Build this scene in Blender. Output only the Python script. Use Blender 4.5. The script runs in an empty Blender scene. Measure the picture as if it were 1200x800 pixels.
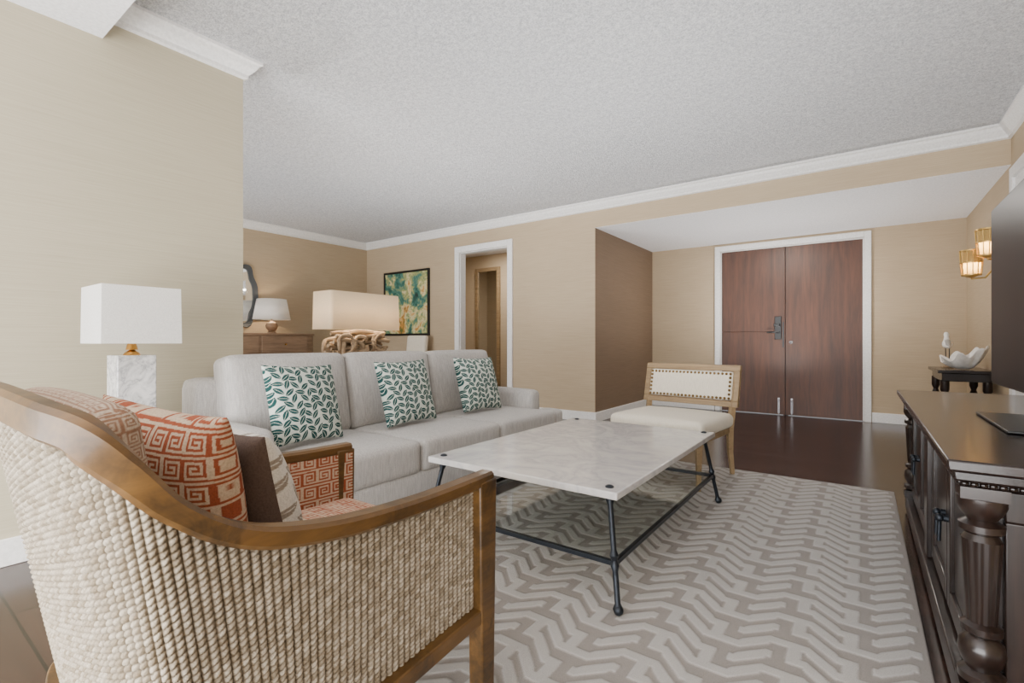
import bpy, bmesh, math, random
import numpy as np
from mathutils import Vector, Matrix, Euler
random.seed(4); rng=np.random.default_rng(4)
C=bpy.context.scene.collection

def lin(c):
    return tuple(((x/255)/12.92 if x/255<=0.04045 else ((x/255+0.055)/1.055)**2.4) for x in c)
def L4(c): return (*lin(c),1)

# ---------------------------------------------------------------- materials
def newmat(name):
    m=bpy.data.materials.new(name); m.use_nodes=True
    nt=m.node_tree; b=nt.nodes['Principled BSDF']
    return m,nt,b
def N(nt,t,**k):
    n=nt.nodes.new(t)
    for a,v in k.items(): setattr(n,a,v)
    return n
def coords(nt,scale=(1,1,1),rot=(0,0,0)):
    tc=N(nt,'ShaderNodeTexCoord'); mp=N(nt,'ShaderNodeMapping')
    mp.inputs['Scale'].default_value=scale; mp.inputs['Rotation'].default_value=rot
    nt.links.new(tc.outputs['Object'],mp.inputs['Vector']); return mp.outputs['Vector']
def noise(nt,vec,scale,detail=4,rough=0.55,dist=0):
    n=N(nt,'ShaderNodeTexNoise'); n.inputs['Scale'].default_value=scale
    n.inputs['Detail'].default_value=detail; n.inputs['Roughness'].default_value=rough
    n.inputs['Distortion'].default_value=dist
    nt.links.new(vec,n.inputs['Vector']); return n.outputs['Fac']
def ramp(nt,fac,stops):
    r=N(nt,'ShaderNodeValToRGB'); e=r.color_ramp.elements
    while len(e)<len(stops): e.new(0.5)
    for i,(p,c) in enumerate(stops): e[i].position=p; e[i].color=c
    nt.links.new(fac,r.inputs['Fac']); return r.outputs['Color']
def bump(nt,b,h,strength,dist=0.01):
    n=N(nt,'ShaderNodeBump'); n.inputs['Strength'].default_value=strength; n.inputs['Distance'].default_value=dist
    nt.links.new(h,n.inputs['Height']); nt.links.new(n.outputs['Normal'],b.inputs['Normal'])
def plain(name,c,rough=0.5,metal=0,bs=0,bscale=60):
    m,nt,b=newmat(name); b.inputs['Roughness'].default_value=rough; b.inputs['Metallic'].default_value=metal
    v=coords(nt); f=noise(nt,v,bscale,3)
    c2=tuple(max(0,x*0.92) for x in c); nt.links.new(ramp(nt,f,[(0.3,L4(c2)),(0.7,L4(c))]),b.inputs['Base Color'])
    if bs: bump(nt,b,f,bs,0.004)
    return m
def wood(name,c1,c2,axis='Z',rough=0.4,scale=6,coat=0,wear=None,lo=0.45,hi=0.85,spec=0.5,wr=(0.50,0.66)):
    m,nt,b=newmat(name)
    s={'X':(0.12,1,1),'Y':(1,0.12,1),'Z':(1,1,0.08)}[axis]
    v=coords(nt,s); f=noise(nt,v,scale*2.2,8,0.65,0.8); f2=noise(nt,v,scale*14,4,0.6)
    mx=N(nt,'ShaderNodeMath',operation='MULTIPLY_ADD'); mx.inputs[1].default_value=0.35
    nt.links.new(f2,mx.inputs[0]); nt.links.new(f,mx.inputs[2])
    col=ramp(nt,mx.outputs[0],[(lo,L4(c1)),(hi,L4(c2))])
    if wear:
        vw=coords(nt,(1,1,1)); fw=noise(nt,vw,7,5,0.7,0.5)
        mm=N(nt,'ShaderNodeMix',data_type='RGBA'); nt.links.new(ramp(nt,fw,[(wr[0],(0,0,0,1)),(wr[1],(1,1,1,1))]),mm.inputs[0])
        nt.links.new(col,mm.inputs[6]); mm.inputs[7].default_value=L4(wear); col=mm.outputs[2]
    nt.links.new(col,b.inputs['Base Color'])
    b.inputs['Roughness'].default_value=rough; b.inputs['Coat Weight'].default_value=coat; b.inputs['Coat Roughness'].default_value=0.08
    b.inputs['Specular IOR Level'].default_value=spec
    bump(nt,b,mx.outputs[0],0.12,0.003); return m
def fabric(name,c1,c2,scale=300,bs=0.35):
    m,nt,b=newmat(name); v=coords(nt); f=noise(nt,v,scale,3,0.7)
    vb=coords(nt,(1,1,0.12)); g=noise(nt,vb,scale*0.6,2)
    a=N(nt,'ShaderNodeMath',operation='ADD'); nt.links.new(f,a.inputs[0]); nt.links.new(g,a.inputs[1])
    h=N(nt,'ShaderNodeMath',operation='MULTIPLY'); h.inputs[1].default_value=0.5; nt.links.new(a.outputs[0],h.inputs[0])
    nt.links.new(ramp(nt,h.outputs[0],[(0.35,L4(c1)),(0.65,L4(c2))]),b.inputs['Base Color'])
    b.inputs['Roughness'].default_value=0.95; b.inputs['Sheen Weight'].default_value=0.1
    bump(nt,b,h.outputs[0],bs,0.003); return m
def vcol(name,rough=0.95,bs=0.3,scale=250,lo=0.75):
    m,nt,b=newmat(name); a=N(nt,'ShaderNodeAttribute'); a.attribute_name='Col'
    v=coords(nt); f=noise(nt,v,scale,3,0.7)
    mix=N(nt,'ShaderNodeMix',data_type='RGBA',blend_type='MULTIPLY'); mix.inputs[0].default_value=1
    nt.links.new(a.outputs['Color'],mix.inputs[6]); nt.links.new(ramp(nt,f,[(0.35,(lo,lo,lo,1)),(0.6,(1,1,1,1))]),mix.inputs[7])
    nt.links.new(mix.outputs[2],b.inputs['Base Color']); b.inputs['Roughness'].default_value=rough; b.inputs['Specular IOR Level'].default_value=0.2
    bump(nt,b,f,bs,0.003); return m
def wallpaper(name,c1,c2):
    m,nt,b=newmat(name); v=coords(nt,(3,3,220)); f=noise(nt,v,1.0,5,0.7)
    v2=coords(nt,(0.5,0.5,1)); f2=noise(nt,v2,1.5,2)
    a=N(nt,'ShaderNodeMath',operation='MULTIPLY_ADD'); a.inputs[1].default_value=0.3; nt.links.new(f2,a.inputs[0]); nt.links.new(f,a.inputs[2])
    nt.links.new(ramp(nt,a.outputs[0],[(0.4,L4(c1)),(0.9,L4(c2))]),b.inputs['Base Color'])
    b.inputs['Roughness'].default_value=0.75; bump(nt,b,f,0.06,0.002); return m
def shade_mat(name,c,trans=0.5):
    m=bpy.data.materials.new(name); m.use_nodes=True; nt=m.node_tree; nt.nodes.clear()
    o=N(nt,'ShaderNodeOutputMaterial'); d=N(nt,'ShaderNodeBsdfDiffuse'); t=N(nt,'ShaderNodeBsdfTranslucent'); mx=N(nt,'ShaderNodeMixShader')
    v=coords(nt,(1,1,1)); f=noise(nt,v,200,2); col=ramp(nt,f,[(0.3,L4(tuple(x*0.94 for x in c))),(0.7,L4(c))])
    nt.links.new(col,d.inputs[0]); nt.links.new(col,t.inputs[0]); mx.inputs[0].default_value=trans
    nt.links.new(d.outputs[0],mx.inputs[1]); nt.links.new(t.outputs[0],mx.inputs[2]); nt.links.new(mx.outputs[0],o.inputs[0]); return m

M={}
M['white']=plain('white_paint',(238,237,235),0.45)
M['ceil_smooth']=plain('smooth_ceiling',(246,246,248),0.8)
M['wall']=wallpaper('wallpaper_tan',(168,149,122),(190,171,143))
M['wall_d']=wallpaper('wallpaper_tan_shaded',(112,93,75),(132,112,92))  # tan paper darkened, side-wall shade put into the colour
M['wall_l']=wallpaper('wallpaper_tan_daylit',(166,157,134),(182,173,150))  # greyer copy of the tan paper, cool daylight tinted into it
M['gold']=plain('brass',(190,140,70),0.3,1)
M['palegold']=plain('pale_gold_leaf',(205,172,105),0.35,0.9)
M['iron']=plain('gunmetal_iron',(48,52,58),0.42,0.8)
M['black']=plain('black_plastic',(10,10,12),0.35)
M['silver']=plain('brushed_steel',(190,190,195),0.3,1)
M['espresso']=wood('espresso_wood',(13,9,8),(36,25,21),'Y',0.22,6,0.15,spec=0.36)
M['espresso_z']=wood('espresso_wood_upright',(14,10,8),(42,29,24),'Z',0.3,6,0.25,spec=0.4)
M['door']=wood('walnut_door',(40,22,13),(98,58,37),'Z',0.45,5,0.0,None,0.34,1.0)
M['rattanwood']=wood('antique_oak',(54,37,17),(100,72,36),'Y',0.42,7,0.1,(42,30,17),wr=(0.50,0.68),spec=0.35)
M['oak']=wood('light_oak',(118,96,68),(154,130,96),'X',0.5,8)
M['dresser']=wood('walnut_dresser',(112,88,68),(150,122,96),'Y',0.5,6)
M['sofa']=fabric('grey_linen',(154,151,147),(188,184,180),200,0.6)
M['cream']=fabric('cream_linen',(212,203,184),(230,222,206))
M['vc']=vcol('printed_fabric')
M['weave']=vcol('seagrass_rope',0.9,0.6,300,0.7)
M['drift']=wood('driftwood',(96,76,54),(160,138,110),'Y',0.85,10)
M['shade_w']=shade_mat('white_shade',(250,249,246),0.45)
M['shade_c']=shade_mat('linen_shade',(240,226,200),0.5)
M['shade_g']=shade_mat('frosted_amber_glass',(246,218,150),0.6)
M['ceramic']=plain('white_shell',(236,232,226),0.45,0,0.4,30)
M['bird']=plain('painted_grey_feather',(160,156,150),0.6,0,0.3,50)
# marble
def marble(name,sc,c1,c2,c3):
    m,nt,b=newmat(name); v=coords(nt,(sc,sc,sc)); f=noise(nt,v,2.2,10,0.62,1.6)
    n2=noise(nt,v,14,6,0.7)
    s=N(nt,'ShaderNodeMath',operation='SUBTRACT'); s.inputs[1].default_value=0.5; nt.links.new(f,s.inputs[0])
    ab=N(nt,'ShaderNodeMath',operation='ABSOLUTE'); nt.links.new(s.outputs[0],ab.inputs[0])
    ad=N(nt,'ShaderNodeMath',operation='MULTIPLY_ADD'); ad.inputs[1].default_value=0.12; nt.links.new(n2,ad.inputs[0]); nt.links.new(ab.outputs[0],ad.inputs[2])
    nt.links.new(ramp(nt,ad.outputs[0],[(0.045,L4(c1)),(0.09,L4(c2)),(0.2,L4(c3))]),b.inputs['Base Color'])
    b.inputs['Roughness'].default_value=0.16; return m
M['marble']=marble('white_marble',1.4,(174,173,175),(188,186,185),(202,199,195))
M['marble_b']=marble('veined_marble_block',3,(150,150,152),(196,195,194),(222,220,218))
# thin sheet glass
m=bpy.data.materials.new('clear_sheet_glass'); m.use_nodes=True; nt=m.node_tree; nt.nodes.clear()
o=N(nt,'ShaderNodeOutputMaterial'); t=N(nt,'ShaderNodeBsdfTransparent'); g=N(nt,'ShaderNodeBsdfGlossy'); mx=N(nt,'ShaderNodeMixShader')
t.inputs[0].default_value=(0.97,0.99,0.98,1); g.inputs['Roughness'].default_value=0.01; mx.inputs[0].default_value=0.09
nt.links.new(t.outputs[0],mx.inputs[1]); nt.links.new(g.outputs[0],mx.inputs[2]); nt.links.new(mx.outputs[0],o.inputs[0]); M['glass']=m
m,nt,b=newmat('mirror_glass'); b.inputs['Base Color'].default_value=(0.8,0.82,0.82,1); b.inputs['Metallic'].default_value=1; b.inputs['Roughness'].default_value=0.03; M['mirror']=m
m,nt,b=newmat('dark_screen'); b.inputs['Base Color'].default_value=(0.008,0.009,0.011,1); b.inputs['Roughness'].default_value=0.3; b.inputs['Specular IOR Level'].default_value=0.2; M['screen']=m
# popcorn ceiling
m,nt,b=newmat('popcorn_ceiling'); v=coords(nt); f=noise(nt,v,38,5,0.8); f2=noise(nt,v,100,3,0.7)
a=N(nt,'ShaderNodeMath',operation='ADD'); nt.links.new(f,a.inputs[0]); nt.links.new(f2,a.inputs[1])
sc=N(nt,'ShaderNodeMath',operation='MULTIPLY'); sc.inputs[1].default_value=0.5; nt.links.new(a.outputs[0],sc.inputs[0])
nt.links.new(ramp(nt,sc.outputs[0],[(0.42,L4((200,202,207))),(0.58,L4((252,253,255)))]),b.inputs['Base Color'])
b.inputs['Roughness'].default_value=0.95; bump(nt,b,a.outputs[0],0.95,0.028); M['popcorn']=m
# floor
m,nt,b=newmat('dark_plank_floor'); v=coords(nt,(1,1,1),(0,0,0))
br=N(nt,'ShaderNodeTexBrick'); nt.links.new(v,br.inputs['Vector']); br.inputs['Scale'].default_value=1
br.inputs['Color1'].default_value=L4((58,38,31)); br.inputs['Color2'].default_value=L4((27,17,14)); br.inputs['Mortar'].default_value=L4((5,4,3))
br.inputs['Mortar Size'].default_value=0.005; br.inputs['Brick Width'].default_value=1.3; br.inputs['Row Height'].default_value=0.125
v2=coords(nt,(0.4,5,1)); g=noise(nt,v2,8,6,0.7)
mix=N(nt,'ShaderNodeMix',data_type='RGBA',blend_type='MULTIPLY'); mix.inputs[0].default_value=1
nt.links.new(br.outputs['Color'],mix.inputs[6]); nt.links.new(ramp(nt,g,[(0.3,(0.6,0.6,0.6,1)),(0.7,(1.1,1.1,1.1,1))]),mix.inputs[7]); nt.links.new(mix.outputs[2],b.inputs['Base Color'])
b.inputs['Roughness'].default_value=0.2; bump(nt,b,g,0.12,0.004); M['floor']=m
M['rug']=vcol('carved_pile',1.0,0.6,330)
# painting
m,nt,b=newmat('abstract_paint'); v=coords(nt,(1,1,1)); f=noise(nt,v,2.0,4,0.6,0.6); g=noise(nt,v,11,5,0.7,1)
a=N(nt,'ShaderNodeMath',operation='MULTIPLY_ADD'); a.inputs[1].default_value=0.35; nt.links.new(g,a.inputs[0]); nt.links.new(f,a.inputs[2])
nt.links.new(ramp(nt,a.outputs[0],[(0.46,L4((18,34,30))),(0.56,L4((34,84,74))),(0.62,L4((70,124,112))),(0.67,L4((160,160,96))),(0.72,L4((214,206,160))),(0.78,L4((200,140,60))),(0.86,L4((90,100,50)))]),b.inputs['Base Color'])
b.inputs['Roughness'].default_value=0.5; M['art']=m

# ---------------------------------------------------------------- geometry helpers
class B:
    def __init__(s): s.v=[]; s.f=[]; s.m=[]
    def add(s,vs,fs,m=0):
        o=len(s.v); s.v+=[tuple(v) for v in vs]; s.f+=[tuple(i+o for i in f) for f in fs]; s.m+=[m]*len(fs); return s
    def box(s,x0,x1,y0,y1,z0,z1,m=0):
        x0,x1=min(x0,x1),max(x0,x1); y0,y1=min(y0,y1),max(y0,y1); z0,z1=min(z0,z1),max(z0,z1)
        return s.add([(x0,y0,z0),(x1,y0,z0),(x1,y1,z0),(x0,y1,z0),(x0,y0,z1),(x1,y0,z1),(x1,y1,z1),(x0,y1,z1)],
            [(0,3,2,1),(4,5,6,7),(0,1,5,4),(1,2,6,5),(2,3,7,6),(3,0,4,7)],m)
    def sweep(s,pts,rad,n=12,m=0,sec=None,up=(0,0,1)):
        pts=[Vector(p) for p in pts]; k=len(pts)
        if not hasattr(rad,'__len__'): rad=[rad]*k
        vs=[]; prev=None
        for i,p in enumerate(pts):
            t=(pts[min(i+1,k-1)]-pts[max(i-1,0)]).normalized()
            u=Vector(up)
            if sec is None:
                if prev is None:
                    u=Vector((0,0,1)) if abs(t.z)<0.9 else Vector((1,0,0))
                else: u=prev
            a=(u-t*u.dot(t)).normalized(); c=t.cross(a).normalized(); prev=a
            if sec is None:
                for j in range(n):
                    w=2*math.pi*j/n; vs.append(p+(a*math.cos(w)+c*math.sin(w))*rad[i])
            else:
                for (sx,sz) in sec(i): vs.append(p+c*sx+a*sz)
        nn=n if sec is None else len(sec(0)); fs=[]
        for i in range(k-1):
            for j in range(nn): fs.append((i*nn+j,i*nn+(j+1)%nn,(i+1)*nn+(j+1)%nn,(i+1)*nn+j))
        fs.append(tuple(range(nn-1,-1,-1))); fs.append(tuple((k-1)*nn+j for j in range(nn)))
        return s.add(vs,fs,m)
    def tube(s,p0,p1,r0,r1=None,n=16,m=0):
        return s.sweep([p0,p1],[r0,r0 if r1 is None else r1],n,m)
    def lathe(s,prof,c=(0,0,0),n=32,m=0):
        vs=[];k=len(prof)
        for r,z in prof:
            for j in range(n):
                w=2*math.pi*j/n; vs.append((c[0]+r*math.cos(w),c[1]+r*math.sin(w),c[2]+z))
        fs=[(i*n+j,i*n+(j+1)%n,(i+1)*n+(j+1)%n,(i+1)*n+j) for i in range(k-1) for j in range(n)]
        fs.append(tuple(range(n-1,-1,-1))); fs.append(tuple((k-1)*n+j for j in range(n)))
        return s.add(vs,fs,m)
    def prism(s,poly,z0,z1,m=0,ax='Z'):
        n=len(poly)
        def P(a,b,c): return {'Z':(a,b,c),'Y':(a,c,b),'X':(c,a,b)}[ax]
        vs=[P(a,b,z0) for a,b in poly]+[P(a,b,z1) for a,b in poly]
        fs=[tuple(range(n-1,-1,-1)),tuple(range(n,2*n))]+[(i,(i+1)%n,(i+1)%n+n,i+n) for i in range(n)]
        return s.add(vs,fs,m)
    def ball(s,c,r,n=12,m=0,sc=(1,1,1)):
        prof=[]; vs=[];k=max(6,n//2)
        for i in range(k+1):
            a=math.pi*i/k-math.pi/2; prof.append((max(1e-4,math.cos(a)),math.sin(a)))
        for rr,z in prof:
            for j in range(n):
                w=2*math.pi*j/n; vs.append((c[0]+r*sc[0]*rr*math.cos(w),c[1]+r*sc[1]*rr*math.sin(w),c[2]+r*sc[2]*z))
        fs=[(i*n+j,i*n+(j+1)%n,(i+1)*n+(j+1)%n,(i+1)*n+j) for i in range(k) for j in range(n)]
        fs.append(tuple(range(n-1,-1,-1))); fs.append(tuple(k*n+j for j in range(n)))
        return s.add(vs,fs,m)
    def obj(s,name,mats,parent=None,bevel=0,smooth=True,loc=None,rot=None,label=None):
        me=bpy.data.meshes.new(name); me.from_pydata(s.v,[],s.f)
        if not isinstance(mats,(list,tuple)): mats=[mats]
        for mm in mats: me.materials.append(mm)
        me.polygons.foreach_set('material_index',s.m); me.update()
        bm=bmesh.new(); bm.from_mesh(me); bmesh.ops.recalc_face_normals(bm,faces=bm.faces); bm.to_mesh(me); bm.free()
        if smooth:
            me.polygons.foreach_set('use_smooth',[True]*len(me.polygons)); me.set_sharp_from_angle(angle=math.radians(38))
        return link(name,me,parent,bevel,loc,rot,label)
def link(name,me,parent=None,bevel=0,loc=None,rot=None,label=None):
    o=bpy.data.objects.new(name,me); C.objects.link(o)
    if loc is not None: o.location=loc
    if rot is not None: o.rotation_euler=rot
    if parent: o.parent=parent
    if bevel:
        md=o.modifiers.new('bevel','BEVEL'); md.width=bevel; md.segments=3; md.limit_method='ANGLE'; md.angle_limit=math.radians(40)
    if label: o['label']=label
    return o
def thing(name,label,cat,loc=(0,0,0),rot=(0,0,0),group=None):
    o=bpy.data.objects.new(name,None); C.objects.link(o); o.location=loc; o.rotation_euler=rot; o.empty_display_size=0.1
    o['label']=label; o['category']=cat
    if group: o['group']=group
    return o
def struct(o,label,cat='wall'):
    o['kind']='structure'; o['label']=label; o['category']=cat; return o
def npmesh(name,V,F,mat,col=None):
    me=bpy.data.meshes.new(name)
    nv,nf=len(V),len(F); me.vertices.add(nv); me.vertices.foreach_set('co',np.ascontiguousarray(V,dtype=np.float32).ravel())
    me.loops.add(nf*4); me.loops.foreach_set('vertex_index',np.ascontiguousarray(F,dtype=np.int32).ravel())
    me.polygons.add(nf); me.polygons.foreach_set('loop_start',np.arange(0,nf*4,4,dtype=np.int32))
    me.update(calc_edges=True); me.validate()
    me.materials.append(mat); me.polygons.foreach_set('use_smooth',[True]*len(me.polygons))
    if col is not None:
        a=me.color_attributes.new('Col','FLOAT_COLOR','POINT')
        c=np.concatenate([col,np.ones((len(col),1))],1).astype(np.float32); a.data.foreach_set('color',c.ravel())
    me.update(); return me
def softbox(name,size,r,puff=(0,0,0),n=(14,14,14),mat=None,pattern=None,parent=None,loc=None,rot=None,uniform=False,label=None,pw=2):
    half=np.array(size)/2; ts=[]
    for k in range(3):
        t=np.linspace(-1,1,n[k]+1)
        if not uniform: t=np.sin(t*math.pi/2)
        ts.append(t)
    Ps=[];Fs=[];off=0
    for ax in range(3):
        b_,c_=[(1,2),(2,0),(0,1)][ax]
        for sg in (-1,1):
            u,v=np.meshgrid(ts[b_],ts[c_],indexing='ij'); P=np.zeros(u.shape+(3,)); P[...,ax]=sg; P[...,b_]=u; P[...,c_]=v
            nu,nv=u.shape; idx=np.arange(nu*nv).reshape(nu,nv)+off
            a,b2,c2,d=idx[:-1,:-1],idx[1:,:-1],idx[1:,1:],idx[:-1,1:]
            F=np.stack([a,b2,c2,d] if sg>0 else [a,d,c2,b2],-1).reshape(-1,4)
            Ps.append(P.reshape(-1,3)); Fs.append(F); off+=nu*nv
    P=np.concatenate(Ps);F=np.concatenate(Fs)
    U,inv=np.unique(np.round(P,6),axis=0,return_inverse=True); inv=inv.ravel(); F=inv[F]; P=U
    q=P*half; inner=np.maximum(half-r,1e-4); c=np.clip(q,-inner,inner); d=q-c
    ln=np.linalg.norm(d,axis=1,keepdims=True); ln[ln<1e-9]=1; p=c+d/ln*np.minimum(r,half.min())
    for k in range(3):
        o1,o2=[x for x in range(3) if x!=k]
        p[:,k]+=puff[k]*P[:,k]*(1-np.abs(P[:,o1])**pw)*(1-np.abs(P[:,o2])**pw)
    col=pattern(P,p) if pattern else None
    me=npmesh(name,p,F,mat,col); return link(name,me,parent,0,loc,rot,label)

KEY=["1111111110","1000000010","1011111010","1010001010","1010111010","1010000010","1011111110","1000000000","1111111111","0000000000"]
KEY=np.array([[int(c) for c in r] for r in KEY])
ORG=np.array(lin((148,78,54))); CRM=np.array(lin((192,170,146)))
def keycol(x,y,t=0.06,cA=ORG,cB=CRM):
    i=(np.floor((x/t%1)*10)).astype(int)%10; j=(np.floor((y/t%1)*10)).astype(int)%10
    alt=(np.floor(x/t).astype(int)+np.floor(y/t).astype(int))%2
    i=np.where(alt==1,9-i,i); k=KEY[j,i]
    return np.where(k[:,None]==1,cB,cA)
def key3(t,cA=ORG,cB=CRM):
    def f(P,p):
        ax=np.argmax(np.abs(P),axis=1)
        x=np.where(ax==0,p[:,1],p[:,0]); y=np.where(ax==2,p[:,1],p[:,2])
        return keycol(x+10,y+10,t,cA,cB)
    return f
TEAL=np.array(lin((32,70,69))); OFFW=np.array(lin((198,204,194)))
def leaf(x,y,cA=TEAL,cB=OFFW,s=0.084,p=0.040,Lh=0.031,W=0.0150,curl=0.012,rimw=0.0024):
    """overlapping leaves on slanted branching stems, each with a thin pale rim and midrib"""
    m=np.zeros(len(x),bool)
    xr=x*math.cos(0.25)+y*math.sin(0.25); yr=-x*math.sin(0.25)+y*math.cos(0.25); x,y=xr,yr
    i0=np.floor(x/s); 
    for par in (0,1):
        for di in (-1,0,1,2):
            i=i0+di; okc=(np.abs(i)%2)==par
            h0=np.sin(i*57.3)*10; off=np.sin(i*91.7)*p; wob=lambda q:curl*np.sin(q*30+h0)
            j0=np.round((y-off)/p)
            for jp in (0,1):
                for dj in (-2,-1,0,1,2):
                    jj=j0+dj; okj=(np.abs(jj)%2)==jp
                    for sg in (-1,1):
                        hsh=np.sin(i*12.9+jj*78.2+sg*3.1)
                        cx=sg*0.0215*(s/0.084); cy=jj*p+off+(0.25*p if sg>0 else -0.25*p)+0.002*hsh; a=math.radians(40)+0.3*hsh
                        ux,uy=sg*np.cos(a),np.sin(a); dx=(x-i*s-wob(cy))-cx; dy=y-cy
                        l=(dx*ux+dy*uy); w=np.abs(-dx*uy+dy*ux)
                        inside=okc&okj&(np.abs(l)<Lh)&(w<W*(1-np.abs(l/Lh)**2.0))
                        L2=Lh-rimw; inner=inside&(np.abs(l)<L2)&(w<(W-rimw)*(1-np.abs(np.clip(l/L2,-1,1))**2.0))&~((w<0.0009)&(l<L2*0.7))
                        m=np.where(inside,inner,m)
    return np.where(m[:,None],cA,cB)
def pillow_mesh(name,W,H,T,n,colf,mat):
    t=np.linspace(-1,1,n+1); u,v=np.meshgrid(t,t,indexing='ij'); Vs=[];Fs=[];Cs=[];off=0
    for sg in (1,-1):
        x=W/2*u*(1-0.07*(1-v**2)*np.abs(u)); z=H/2*v*(1-0.07*(1-u**2)*np.abs(v))
        th=T/2*np.clip((1-u**2)*(1-v**2),0,1)**0.42
        y=-sg*th
        X=np.stack([x,y,z],-1).reshape(-1,3); idx=np.arange(X.shape[0]).reshape(n+1,n+1)+off
        a,b,c,d=idx[:-1,:-1],idx[1:,:-1],idx[1:,1:],idx[:-1,1:]
        F=np.stack([a,b,c,d] if sg>0 else [a,d,c,b],-1).reshape(-1,4)
        Vs.append(X);Fs.append(F);Cs.append(colf(x.ravel(),z.ravel(),sg)); off+=X.shape[0]
    return npmesh(name,np.concatenate(Vs),np.concatenate(Fs),mat,np.concatenate(Cs))

# ---------------------------------------------------------------- ROOM
YB=5.62; YD=7.70; XL=-7.35; XR=0.99; XP=-3.19; XE=-2.76; ZC=2.81; ZS=2.48; Y0=-2.6
struct(B().box(XL-0.1,XR+0.1,Y0,YD+0.1,-0.1,0).obj('floor',M['floor'],smooth=False),'dark hardwood plank floor','floor')
struct(B().box(XL-0.1,XR+0.1,Y0,YB+0.12,ZC,ZC+0.1).obj('ceiling',M['popcorn'],smooth=False),'white popcorn textured ceiling','ceiling')
struct(B().box(XE-0.1,XR+0.1,YB+0.12,YD+0.1,ZS,ZS+0.1).obj('ceiling_entry',M['ceil_smooth'],smooth=False),'smooth white lowered entry ceiling','ceiling')
b=B(); b.box(XL-0.1,-5.07,YB,YB+0.12,0,ZC); b.box(-4.14,XE,YB,YB+0.12,0,ZC); b.box(-5.07,-4.14,YB,YB+0.12,2.41,ZC)
struct(b.obj('wall_back',M['wall'],smooth=False),'tan grasscloth papered wall')
b=B(); b.box(XE,XR,YB,YB+0.12,ZS+0.002,ZC,0); b.box(XE,XR,YB+0.002,YB+0.12,ZS,ZS+0.002,1)
struct(b.obj('wall_header',[M['wall'],M['ceil_smooth']],smooth=False),'tan papered header above the entry alcove')
struct(B().box(XE-0.1,XE,YB+0.12,YD,0,ZS).box(XE-0.004,XE+0.001,YB+0.001,YB+0.12,0,ZS).obj('wall_entry_side',M['wall_d'],smooth=False),'tan papered alcove side wall, shade put into its colour')
struct(B().box(XE,-1.72,YD,YD+0.1,0,ZS).box(0.02,XR,YD,YD+0.1,0,ZS).box(-1.72,0.02,YD,YD+0.1,2.37,ZS).obj('wall_entry',M['wall'],smooth=False),'tan papered wall around the entry doors')
struct(B().box(XR,XR+0.1,Y0,YD+0.1,0,ZC).obj('wall_right',M['wall'],smooth=False),'tan papered side wall')
struct(B().box(XL-0.1,XL,Y0,YB,0,ZC).obj('wall_far',M['wall'],smooth=False),'tan papered wall behind the dresser')
struct(B().box(XP-0.14,XP,Y0,1.49,0,ZC).obj('wall_partition',M['wall_l'],smooth=False),'tan papered partition wall, cool daylight put into its colour')
struct(B().box(XP,XR,Y0,0.787,2.60,ZC).obj('ceiling_beam',M['ceil_smooth'],smooth=False),'white painted dropped soffit','ceiling')
# hallway behind doorway
hw=B(); hw.box(-7.2,-3.3,7.3,7.4,0,2.75); hw.box(-3.4,-3.3,YB+0.12,7.3,0,2.75); hw.box(-7.2,-7.1,YB+0.12,7.3,0,2.75)
struct(hw.obj('wall_hall',M['wall'],smooth=False),'tan papered hallway walls')
struct(B().box(-7.2,-3.3,YB+0.12,7.4,2.7,2.8).obj('ceiling_hall',M['ceil_smooth'],smooth=False),'white hallway ceiling','ceiling')
b=B(); x0,x1,z0,z1,yy=-6.15,-5.55,0.0,2.45,7.3
b.box(x0,x0+0.07,yy-0.04,yy,z0,z1);b.box(x1-0.07,x1,yy-0.04,yy,z0,z1);b.box(x0+0.07,x1-0.07,yy-0.04,yy,z1-0.07,z1);b.box(x0+0.07,x1-0.07,yy-0.04,yy,0,0.1)
b.box(x0+0.07,x1-0.07,yy-0.02,yy,0.1,z1-0.07,1)
struct(b.obj('door_4',[M['oak'],M['mirror']],bevel=0.004),'wood framed mirrored closet door','door')

# crown moulding profile extruded along a line
def crown(num,p0,p1,inn,label='white crown moulding',m0=0,m1=0):
    prof=[(0,0),(0.085,0),(0.085,-0.018),(0.07,-0.026),(0.058,-0.05),(0.034,-0.078),(0.022,-0.088),(0.022,-0.108),(0,-0.115)]
    b=B(); vs=[]; L=math.hypot(p1[0]-p0[0],p1[1]-p0[1]); dx,dy=(p1[0]-p0[0])/L,(p1[1]-p0[1])/L
    for p,mm in ((p0,-m0),(p1,m1)):
        for o,d in prof: vs.append((p[0]+inn[0]*o+dx*mm*o,p[1]+inn[1]*o+dy*mm*o,ZC+d))
    n=len(prof); fs=[(i,(i+1)%n,(i+1)%n+n,i+n) for i in range(n)]+[tuple(range(n)),tuple(range(2*n-1,n-1,-1))]
    b.add(vs,fs); struct(b.obj('trim_%d'%num,M['white'],smooth=False),label,'moulding')
crown(1,(XL,YB),(XR,YB),(0,-1),m0=-1,m1=-1); crown(2,(XR,0.79),(XR,YB),(-1,0),m1=-1); crown(3,(XL,Y0),(XL,YB),(1,0),m1=-1); crown(4,(XP,0.787),(XP,1.49),(1,0),m1=1); crown(5,(XP-0.14,1.49),(XP,1.49),(0,1),m1=1,m0=1); crown(6,(XP,0.787),(XR,0.787),(0,1)); crown(10,(XP-0.14,Y0),(XP-0.14,1.49),(-1,0),m1=1)
def base(nm,x0,x1,y0,y1):
    struct(B().box(x0,x1,y0,y1,0,0.125).obj('baseboard_'+nm,M['white'],bevel=0.004),'white painted baseboard','baseboard')
base('back',-4.03,XE,YB-0.018,YB); base('back_far',XL,-5.18,YB-0.018,YB); base('entry_side',XE,XE+0.018,YB-0.018,YD)
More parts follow.
